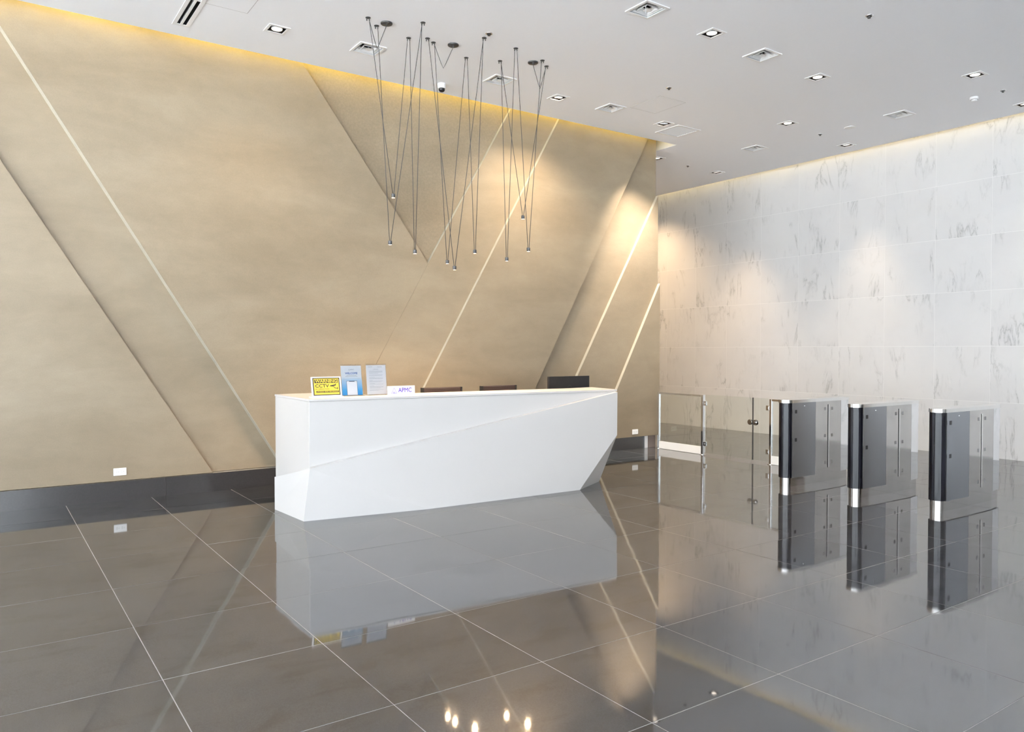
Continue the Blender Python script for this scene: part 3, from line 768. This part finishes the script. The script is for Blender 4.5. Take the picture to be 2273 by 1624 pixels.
C.bars('logo_detail', 'ink_violet', [(-.088, -.085, .026, .038), (-.081, -.078, .026, .044), (-.074, -.071, .026, .038), (-.092, -.064, .024, .0265)], -.0010, f)

# ================================================================== WALL OUTLETS
def outlet(x, y, z, label, gr=True):
    t = thing('power_outlet', label, 'outlet', (x, y, z), 0, 'wall outlets')
    MB().box((-.060, -.008, -.038), (.060, 0, .038)).build('plate', 'white_plastic', t, .003)
    for s in (-.024, .024):
        MB().box((s-.019, -.0095, -.022), (s+.019, -.008, .022)).build('socket', 'white_enamel', t)
        sl_ = MB()
        for dx, dz in ((-.008, .007), (-.008, -.007)): sl_.box((s+dx-.006, -.0102, dz-.0018), (s+dx+.006, -.0094, dz+.0018))
        sl_.box((s+.007, -.0102, -.003), (s+.013, -.0094, .003)).build('slots', 'duct_grey', t)
outlet(1.172, 8.745, .290, 'white double power outlet low on the concrete wall at the far left')
outlet(8.335, 8.645, .277, 'white power outlet low on the concrete wall near its right end')

# ================================================================== GLASS BARRIER
GX = 8.76
def framed_panel(label, ya, yb_, frame_mat='chrome'):
    t = thing('glass_barrier', label, 'glass barrier', (GX, (ya+yb_)/2, 0), 0); w = (ya-yb_)/2; HH = .882
    for s in (-1, 1): MB().box((-.016, s*w-.018, 0), (.016, s*w+.018, HH)).build('post', frame_mat, t, .002)
    MB().box((-.016, -w+.018, HH-.026), (.016, w-.018, HH)).build('top_rail', frame_mat, t, .002)
    MB().box((-.013, -w+.018, .004), (.013, w-.018, .118)).build('kick_rail', 'white_enamel', t, .002)
    MB().box((-.005, -w+.016, .115), (.005, w-.016, HH-.024)).build('pane', 'gate_glass', t)
    for s in (-1, 1): MB().lathe([(.045, 0), (.045, .006), (.022, .010)], c=(0, s*w, 0), n=20).build('foot_plate', 'chrome', t)
    return t
framed_panel('chrome framed glass barrier at the end of the concrete wall', 8.555, 7.665)
framed_panel('chrome framed glass barrier behind the first turnstile', 6.475, 5.62)
def gate(label, y_hinge, y_free, lockside):
    t = thing('glass_gate', label, 'gate', (GX, y_hinge, 0), 0, 'pair of glass gate leaves'); d = y_free-y_hinge; s = 1 if d > 0 else -1
    MB().box((-.005, min(s*.020, d), .030), (.005, max(s*.020, d), .888)).build('pane', 'gate_glass', t)
    for z in (.760, .165):
        hg = MB().box((-.014, min(0, s*.052), z-.032), (.014, max(0, s*.052), z+.032)); hg.build('hinge', 'chrome', t, .003)
        MB().box((-.0155, min(s*.014, s*.034), z-.014), (-.0135, max(s*.014, s*.034), z+.014)).build('hinge_plate', 'brushed_lid', t)
    R = Matrix.Rotation(-math.pi/2, 4, 'Y'); R.translation = (0, d-s*.041, .547)
    if lockside:
        MB().lathe([(.038, -.012), (.038, .012), (.034, .016)], n=28).xf(R).build('lock', 'chrome', t)
        R2 = R.copy(); R2.translation = (-.016, d-s*.041, .547)
        MB().lathe([(.016, 0), (.016, .022), (.012, .026)], n=20).xf(R2).build('lock_knob', 'brushed_lid', t)
    else: MB().lathe([(.038, -.010), (.038, .010), (.034, .013)], n=28).xf(R).build('strike', 'brushed_lid', t)
    MB().box((-.0055, d-(.0025 if s > 0 else 0), .030), (.0055, d+(.0025 if s < 0 else 0), .888)).build('edge_seal', 'lamp_grey', t)
gate('glass gate leaf hinged on the framed barrier by the concrete wall', 7.645, 6.775, False)
gate('narrow glass gate leaf with round lock, beside the first turnstile', 6.497, 6.765, True)

# ================================================================== TURNSTILES
def make_turnstile():
    t = thing('turnstile', 'x', 'turnstile', (0, 0, 0), 0, 'row of three stainless turnstiles')
    r = .080; xa, xb, xe = .42, .93, 1.12; wa, we = .092, .070
    nose = [(r*math.cos(a), r*math.sin(a)) for a in [math.pi/2+math.pi*i/20 for i in range(21)]]
    outline = lambda k=0: [((r+k)*math.cos(a), (r+k)*math.sin(a)) for a in [math.pi/2+math.pi*i/20 for i in range(21)]]+[(xa, -wa-k), (xb, -wa-k), (xe+k, -we-k), (xe+k, we+k), (xb, wa+k), (xa, wa+k)]
    H0, H1 = .098, .945
    ol = outline(-.012); mb = MB(); mb.add([(x, y, z) for z in (0, H0+.001) for x, y in ol[:21]], [(i, i+1, i+22, i+21) for i in range(20)], True)
    rest_ = ol[20:]+[ol[0]]
    for (xa_, ya_), (xb_, yb_) in zip(rest_[:-1], rest_[1:]): mb.add([(xa_, ya_, 0), (xb_, yb_, 0), (xb_, yb_, H0+.001), (xa_, ya_, H0+.001)], [(0, 1, 2, 3)])
    mb.build('plinth', 'polished_steel', t)
    # black curved nose
    np_ = nose+[(.012, -r-.0), (.012, r)]
    mb = MB().prism_z(nose, H0, H1, True, False); mb.build('nose_cover', 'black_gloss', t)
    MB().prism_z([(xa, -wa+.006), (xe-.004, -we+.01), (xe-.004, we-.01), (xa, wa-.006), (.004, r-.01), (.004, -r+.01)][::-1][::-1], H0, H1).build('core', 'satin_steel', t)
    def side(s, x0, w0, x1, w1, name, mat, z0=H0, z1=H1):
        p = [(x0, s*w0), (x1, s*w1), (x1, s*(w1-.008)), (x0, s*(w0-.008))]
        if s > 0: p = p[::-1]
        return MB().prism_z(p, z0, z1).build(name, mat, t)
    for s in (-1, 1):
        side(s, .0, r, xa-.001, wa, 'service_door', 'satin_steel')
        side(s, xa+.001, wa, xb-.001, wa, 'wing_panel', 'polished_steel')
        side(s, xb+.001, wa, xe, we, 'end_panel', 'mirror_steel')
    MB().box((xe-.004, -we, H0), (xe, we, H1)).build('end_cap', 'mirror_steel', t)
    # lid
    o = MB().prism_z(outline(.006), H1, H1+.035, False); l = o.build('lid', 'brushed_lid', t, .003)
    def sq(x, z, sz, mat, w, nm='sensor_window', dep=.0025):
        for s in (-1, 1):
            y = s*w; MB().box((x-sz, min(y, y+s*dep), z-sz), (x+sz, max(y, y+s*dep), z+sz)).build(nm, mat, t, .002)
    wA = lambda x: r+(wa-r)*x/xa
    sq(.060, .845, .020, 'black_plastic', wA(.06)); sq(.060, .525, .020, 'black_plastic', wA(.06))
    for z in (.855, .540, .225):
        sq(.605, z, .017, 'duct_grey', wa); sq(.745, z, .017, 'duct_grey', wa)
    for s in (-1, 1):
        MB().box((.666, min(s*wa, s*(wa+.006)), .165), (.684, max(s*wa, s*(wa+.006)), .905)).build('wing_slot_trim', 'brushed_lid', t)
        MB().box((.661, min(s*wa, s*(wa+.003)), .165), (.666, max(s*wa, s*(wa+.003)), .905)).build('wing_slot', 'duct_dark', t)
        R = Matrix.Rotation(s*-math.pi/2, 4, 'X'); R.translation = (.215, s*wA(.215), .905)
        MB().lathe([(.009, 0), (.009, .004), (.006, .006)], n=16).xf(R).build('key_lock', 'chrome', t)
    return t
t0 = make_turnstile(); t0.location = (7.53, 5.36, 0)
t0['label'] = 'stainless turnstile with black rounded nose beside the glass gate'
t1 = copy_tree(t0); t1.location = (7.552, 4.527, 0); t1['label'] = 'middle one of the three stainless turnstiles'
t2 = copy_tree(t0); t2.location = (7.59, 3.705, 0); t2['label'] = 'stainless turnstile nearest the right edge of the photo'
